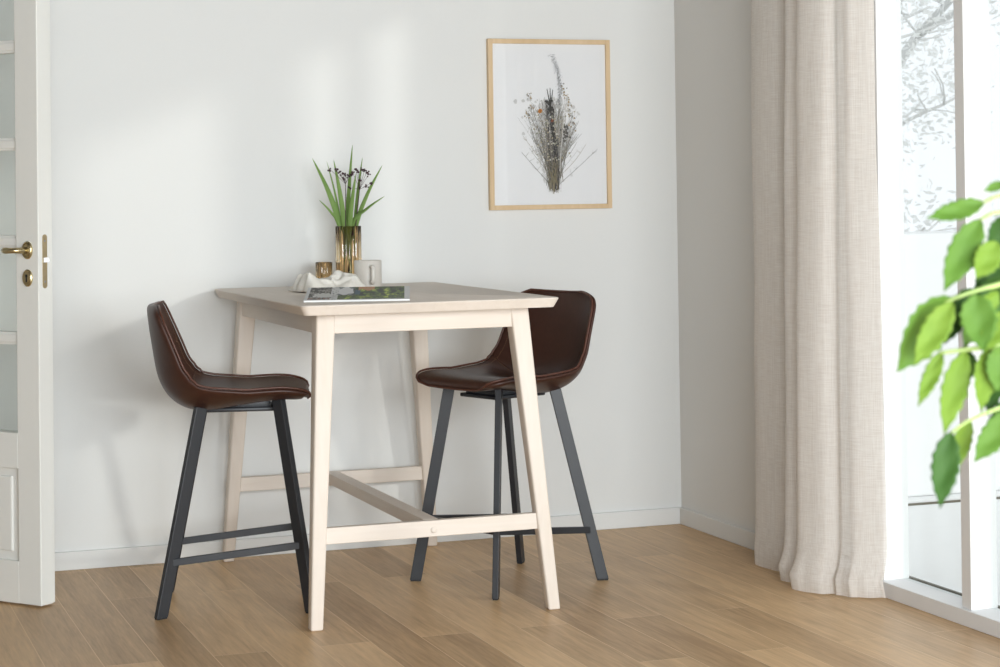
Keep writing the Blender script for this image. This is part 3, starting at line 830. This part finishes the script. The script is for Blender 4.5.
# crumpled napkin
random.seed(3)
NX, NY = 120, 64
P = []
LX, LY = .215, .15
for i in range(NX):
    s = i / (NX - 1)
    row = []
    for j in range(NY):
        q = j / (NY - 1)
        a = 2 * PI * 0
        x = (s - .5) * LX; y = (q - .5) * LY
        n1 = noise.noise(Vector((x * 14, y * 18, .3))); n2 = noise.noise(Vector((x * 34 + 3, y * 40, 1.7))); n3 = abs(noise.noise(Vector((x * 22, y * 26 + 5, 4.1))))
        edge = math.sqrt(min(1, 9 * min(s, 1 - s))) * math.sqrt(min(1, 4.5 * min(q, 1 - q)))
        prof = .040 + .016 * math.exp(-((s - .10) / .10) ** 2) + .018 * math.exp(-((s - .78) / .18) ** 2)
        z = edge * (prof * (.75 + .25 * math.sin(PI * q)) + .016 * n1 + .012 * n2 - .022 * n3) + .003
        x += .012 * noise.noise(Vector((s * 5, q * 5, 9))) ; y += .018 * noise.noise(Vector((s * 6, q * 3, 12)))
        row.append(Vector((x, y, max(z, .0015))))
    P.append(row)
bm = bmesh.new(); V = grid(bm, P)
nap = build('linen_cloth', bm, M['napkin'], None, True)
md = nap.modifiers.new('thick', 'SOLIDIFY'); md.thickness = .0012; md.offset = 1
nap.location = (-1.420, -.465, TZ + .0005); nap.rotation_euler.z = R(12)
tag(nap, 'crumpled cream linen cloth lying behind the magazine', 'cloth')

# magazine
mag = empty('magazine', (-1.508, -1.105, TZ + .0005), R(-17)); tag(mag, 'magazine with a green garden cover at the front edge of the table', 'magazine')
MWd, MD = .302, .285
def mz(q): return .002 + .023 * q ** 1.3
bm = bmesh.new(); cl2 = bm.loops.layers.color.new('ink')
nxx, nyy = 96, 40
random.seed(8)
def cover_col(s, q):
    if s < .028 or s > .945 or q < .07: return (.84, .84, .84)
    n1 = noise.noise(Vector((s * 16, q * 6, 2))); n2 = noise.noise(Vector((s * 40, q * 14, 7))); n3 = noise.noise(Vector((s * 7, q * 3, 11)))
    if s < .24:
        c = (.20, .18, .165) if n1 * .6 + n2 > -.12 else (.58, .56, .54)
        if q > .25 and ((s - .17) / .10) ** 2 + ((q - .42) / .17) ** 2 < 1 + n2: c = (.80, .80, .79)
        if q < .22 and n2 > .05: c = (.55, .40, .36)
        return c
    if s < .31: return (.80, .80, .80) if n2 > -.25 else (.45, .46, .48)
    if s < .47 and q > .40:
        if ((s - .38) / .075) ** 2 + ((q - .72) / .28) ** 2 < 1 + .8 * n1: return (.84, .84, .85)
        return (.22, .25, .27) if n1 > -.1 else (.50, .52, .53)
    if .50 < s < .66 and q > .72 + .2 * n1: return (.72, .52, .36)
    if .45 < s < .52 and .45 < q < .8: return (.22, .32, .40)
    k = .5 + .9 * n1 + .5 * n2
    if k > .95: return (.70, .76, .30)
    if k > .62: return (.42, .50, .16)
    if k > .3: return (.24, .31, .10)
    if q < .4: return (.36, .40, .26)
    return (.10, .14, .06)
Vv = [[bm.verts.new((s * MWd - MWd / 2, q * MD, mz(q) + .0035)) for q in [j / nyy for j in range(nyy + 1)]] for s in [i / nxx for i in range(nxx + 1)]]
for i in range(nxx):
    for j in range(nyy):
        f = bm.faces.new((Vv[i][j], Vv[i + 1][j], Vv[i + 1][j + 1], Vv[i][j + 1]))
        c = cover_col((i + .5) / nxx, (j + .5) / nyy)
        for lp_ in f.loops: lp_[cl2] = (*c, 1)
build('cover', bm, M['gloss_ink'], mag, False)
bm = bmesh.new()
nq = 20
top_ = []; bot_ = []
for i in (0, 1):
    top_.append([bm.verts.new(((i - .5) * MWd * .996, .001 + (MD - .002) * j / nq, mz(j / nq) + .0031)) for j in range(nq + 1)])
    bot_.append([bm.verts.new(((i - .5) * MWd * .996, .001 + (MD - .002) * j / nq, max(mz(j / nq) - .004, 0))) for j in range(nq + 1)])
for j in range(nq):
    bm.faces.new((top_[0][j], top_[1][j], top_[1][j + 1], top_[0][j + 1])); bm.faces.new((bot_[0][j], bot_[0][j + 1], bot_[1][j + 1], bot_[1][j]))
    bm.faces.new((top_[0][j], top_[0][j + 1], bot_[0][j + 1], bot_[0][j])); bm.faces.new((top_[1][j], bot_[1][j], bot_[1][j + 1], top_[1][j + 1]))
bm.faces.new((top_[0][0], bot_[0][0], bot_[1][0], top_[1][0])); bm.faces.new((top_[0][nq], top_[1][nq], bot_[1][nq], bot_[0][nq]))
build('pages', bm, M['pages'], mag)

# blades and sprigs in the vase.  offsets are (side, depth, height above the table) of tip
RT = Vector((math.cos(yaw), -math.sin(yaw), 0)); FT = Vector((math.sin(yaw), math.cos(yaw), 0))
def vp(side, depth, h): return Vector((VX, VY, TZ)) + RT * side + FT * depth + Vector((0, 0, h))
def blade(tip, mouth, wmax, label, depth=0.0):
    base = vp(mouth * -.35, depth * -.4, .016)
    m = vp(mouth, depth * .5, .20); t = vp(tip[0], depth, tip[1])
    pts = spline([base, m, m.lerp(t, .5) + RT * ((tip[0] - mouth) * -.06) + Vector((0, 0, .006)), t], 22)
    bm = bmesh.new()
    prev = None
    face_ = (RT * random.uniform(.75, 1) + FT * random.uniform(-.5, .5)).normalized()
    rows = []
    for i, p in enumerate(pts):
        k = i / 21
        wd = wmax * (min(1, .45 + k * 1.4) if k < .4 else 1) * (1 - ((k - .4) / .6) ** 1.7 if k > .4 else 1) / 2 + .0002
        d = (pts[min(i + 1, 21)] - pts[max(i - 1, 0)]).normalized()
        sd_ = (face_ - d * face_.dot(d)).normalized(); nn = d.cross(sd_)
        rows.append([p - sd_ * wd, p + nn * wd * .35, p + sd_ * wd])
    grid(bm, rows)
    o = build('grass_blade', bm, M['blade'], None, True)
    md = o.modifiers.new('thick', 'SOLIDIFY'); md.thickness = .0006
    return tag(o, label, 'leaf blade', 'green blades in the amber vase')
random.seed(21)
G = 302.0
def tipxy(px, py): return ((px - 348) / G, .201 + (228 - py) / G)
blade(tipxy(313, 160), -.026, .019, 'long broad green blade leaning furthest towards the door from the vase', .01)
blade(tipxy(320, 202), -.030, .009, 'short drooping green blade low on the door side of the vase', -.015)
blade(tipxy(327, 163), -.024, .008, 'thin green blade just inside the broad leaning blade in the vase', .02)
blade(tipxy(334.5, 162), -.012, .017, 'upright green blade between the thin blade and the dark sprig', .0)
blade(tipxy(353, 147), -.004, .015, 'tallest green blade rising above the dark berries in the vase', .02)
blade(tipxy(357, 176), .006, .016, 'shorter upright green blade in front of the berry heads', -.02)
blade(tipxy(363, 160), .020, .012, 'green blade standing just behind the berry sprigs on the window side', .015)
blade(tipxy(383, 168), .026, .015, 'long green blade leaning up towards the picture frame', .0)
blade(tipxy(385, 199), .012, .015, 'low green blade spreading widest on the window side of the vase', -.02)
def sprig(segs, berries, label, main):
    bm = bmesh.new()
    tube(bm, [vp(*p) for p in main], [.0016] * (len(main) - 1) + [.001], 6)
    for sgm in segs: tube(bm, [vp(*p) for p in sgm], .0006, 5)
    root = build('berry_sprig', bm, M['sprig'], None, True)
    tag(root, label, 'sprig', 'berry sprigs in the amber vase')
    bm = bmesh.new()
    for p in berries:
        bmesh.ops.create_icosphere(bm, subdivisions=1, radius=random.uniform(.0026, .0040), matrix=Matrix.Translation(vp(*p)))
    build('berries', bm, M['berry'], root, True)
def pxp(px, py, d=0): a, b = tipxy(px, py); return (a, d, b)
random.seed(5)
def head(pts_px, hub, drop=0):
    segs = []; ber = []
    for (px, py) in pts_px:
        d = random.uniform(-.03, .02)
        segs.append([pxp(*hub), pxp((hub[0] + px) / 2, (hub[1] + py) / 2 - .5, d / 2), pxp(px, py, d)])
        for k in range(5): 
            a, b, c = pxp(px + random.gauss(0, .9), py + random.gauss(0, .8), d + random.gauss(0, .003)); ber.append((a, b, c))
    return segs, ber
s_, b_ = head([(331, 172), (337, 171.5), (340, 174), (343, 176), (346, 177.5), (349, 178), (352, 177), (345, 181)], (346, 186))
sprig(s_, b_, 'dark berry sprig on a straight dark stem in the middle of the vase', [(0, .0, .02), (-.008, 0, .20), pxp(346, 200), pxp(346, 186)])
s_, b_ = head([(354, 176), (356.5, 172.5), (359, 174), (362, 172), (365, 173), (368, 174.5), (369.5, 177), (361, 183), (372, 186), (367, 189), (350, 190)], (360, 192))
sprig(s_, b_, 'dark berry sprig spreading towards the window side of the vase', [(.005, .005, .02), (.025, .0, .20), pxp(358, 208), pxp(360, 192)])

# ------------------------------------------------------------------ plant in the foreground
PD = 2.15                                   # distance of the branch from the camera
def pw(px, py, d=PD):
    """a spot on the plant, from its sideways and vertical offset as seen at distance d"""
    u_ = (px - 500) / 2012.9 * d; v_ = -(py - 191.1) / 2012.9 * d
    return CAM + fwd * d + r2 * u_ + u2 * v_
TRK = pw(1120, 400, 2.25); TRK.z = 0
plant = empty('potted_plant', (TRK.x, TRK.y, 0)); tag(plant, 'leafy green potted plant reaching in near the camera beside the window', 'plant')
def loc(p): return Vector(p) - Vector((TRK.x, TRK.y, 0))
bm = bmesh.new(); lathe(bm, [(0, 0), (.115, 0), (.125, .01), (.155, .27), (.160, .30), (.150, .30), (.143, .27), (0, .262)], 40); build('pot', bm, M['pot'], plant, True, 40)
bm = bmesh.new(); lathe(bm, [(0, .268), (.08, .272), (.1425, .266)], 24); build('soil', bm, M['soil'], plant, True)
bm = bmesh.new()
trunk = [Vector((0, 0, .26)), Vector((.01, .0, .6)), Vector((-.01, .01, .9)), Vector((0, 0, 1.2)), Vector((.01, 0, 1.42))]
tube(bm, spline(trunk, 16), [lerp(.014, .006, i / 15) for i in range(16)], 10); build('trunk', bm, M['bark'], plant, True)
bm = bmesh.new()
joints = [pw(942, 351), pw(975, 349), pw(1000, 347)]
def twig(a, pts, r0=.003, r1=.0016):
    pp = spline([a] + pts, 14); tube(bm, pp, [lerp(r0, r1, i / 13) for i in range(14)], 8)
twig(trunk[2], [loc(pw(1050, 340, 2.2)), loc(pw(1000, 346)), loc(pw(970, 349)), loc(pw(940, 353))], .0045, .002)
twig(trunk[3], [loc(pw(1060, 215, 2.2)), loc(pw(1010, 195)), loc(pw(982, 203))])
twig(trunk[3], [loc(pw(1050, 235, 2.22)), loc(pw(1005, 212)), loc(pw(979, 220))])
twig(trunk[2], [loc(pw(1050, 280, 2.2)), loc(pw(1000, 285)), loc(pw(972, 292)), loc(pw(945, 302))], .004, .0018)
twig(trunk[2], [loc(pw(1055, 400, 2.2)), loc(pw(1010, 405)), loc(pw(970, 420)), loc(pw(950, 434))])
build('branches', bm, M['stem'], plant, True)
LEAFN = [0]
def leaf(base, tip, wpx, mat, tilt=0.0, d0=0.0, d1=0.0, droop=.12, tooth=.06):
    a = loc(pw(base[0], base[1], PD + d0)); b = loc(pw(tip[0], tip[1], PD + d1))
    L_ = (b - a).length; ax = (b - a).normalized()
    vd = fwd
    sd_ = ax.cross(vd).normalized(); nn = sd_.cross(ax).normalized()
    rot = Matrix.Rotation(tilt, 3, ax); sd_ = rot @ sd_; nn = rot @ nn
    wm = wpx / 2012.9 * PD / 2 / max(.35, math.cos(tilt))
    n = 26; rows = []
    for i in range(n + 1):
        t = i / n
        wv = wm * (math.sin(PI * min(1, t ** .78)) ** .85) * (1 if t < .75 else 1 - .35 * (t - .75) / .25)
        if 0 < i < n: wv *= 1 + (tooth if i % 4 < 2 else -tooth)
        wv = max(wv, .0004)
        c = a + ax * (L_ * t) + nn * (droop * L_ * math.sin(PI * t) * .6)
        row = []
        for j in range(-4, 5):
            u = j / 4
            row.append(c + sd_ * (wv * u) + nn * (-abs(u) ** 1.3 * wv * .30 + .0006 * math.sin(t * 14 + j)))
        rows.append(row)
    bm = bmesh.new(); grid(bm, rows)
    tube(bm, [r_[4] + nn * .0006 for r_ in rows], [.0011 * (1 - .7 * i / n) + .0002 for i in range(n + 1)], 5)
    o = build('leaf', bm, mat, plant, True)
    md = o.modifiers.new('thick', 'SOLIDIFY'); md.thickness = .0005
LM, MM, DM = M['leaf_lime'], M['leaf_mid'], M['leaf_dark']
leaf((984, 202), (927, 218), 19, MM, .5, 0, -.02)
leaf((980, 219), (944, 291), 30, MM, .2, 0, -.03)
leaf((978, 240), (966, 272), 20, DM, .3, .04, .03)
leaf((997, 242), (976, 279), 27, LM, .1, -.01, -.03)
leaf((1006, 215), (990, 258), 24, DM, -.3, .02, .01)
leaf((950, 297), (897, 372), 46, MM, -.35, .0, -.03)
leaf((952, 302), (914, 366), 26, LM, .25, -.03, -.05)
leaf((955, 296), (930, 352), 26, DM, .1, .05, .04)
leaf((972, 288), (958, 330), 30, DM, -.2, .06, .05)
leaf((975, 294), (984, 352), 36, MM, .15, -.02, -.04)
leaf((998, 292), (974, 326), 20, LM, -.4, .0, -.02)
leaf((1004, 276), (984, 320), 34, DM, .3, .05, .06)
leaf((1012, 300), (998, 345), 36, DM, -.2, .05, .03)
leaf((942, 351), (918, 406), 16, LM, .3, 0, -.02)
leaf((965, 351), (944, 434), 27, LM, .0, 0, -.03)
leaf((968, 350), (966, 384), 20, DM, .2, .05, .05)
leaf((990, 347), (981, 412), 24, LM, -.2, 0, -.03)
leaf((998, 350), (988, 416), 26, DM, .3, .05, .04)
leaf((1008, 345), (996, 392), 34, MM, .1, -.01, -.02)
leaf((970, 420), (954, 472), 20, LM, -.2, .02, .0)
leaf((950, 432), (940, 508), 27, DM, .2, -.02, -.05)
leaf((1012, 412), (974, 462), 26, MM, .3, 0, -.02)
leaf((1020, 400), (990, 440), 34, DM, .0, .03, .03)
leaf((1002, 262), (974, 300), 26, DM, .2, .07, .06)
leaf((985, 298), (964, 348), 26, MM, -.3, .04, .02)
leaf((1004, 312), (984, 352), 24, LM, .2, -.02, -.04)
leaf((962, 296), (944, 344), 28, DM, -.1, .07, .05)
leaf((1010, 330), (990, 372), 30, DM, .2, .06, .05)
leaf((1004, 183), (984, 191), 10, MM, .3, 0, 0)
for k in range(14):                          # the rest of the crown, beyond the picture's edge
    px = random.uniform(1035, 1180); py = random.uniform(60, 480); a = random.uniform(0, 2 * PI)
    leaf((px, py), (px + random.uniform(-40, 40), py + random.uniform(45, 85)), random.uniform(22, 36), random.choice([LM, MM, DM]), random.uniform(-.5, .5), random.uniform(-.02, .2), random.uniform(-.05, .25))
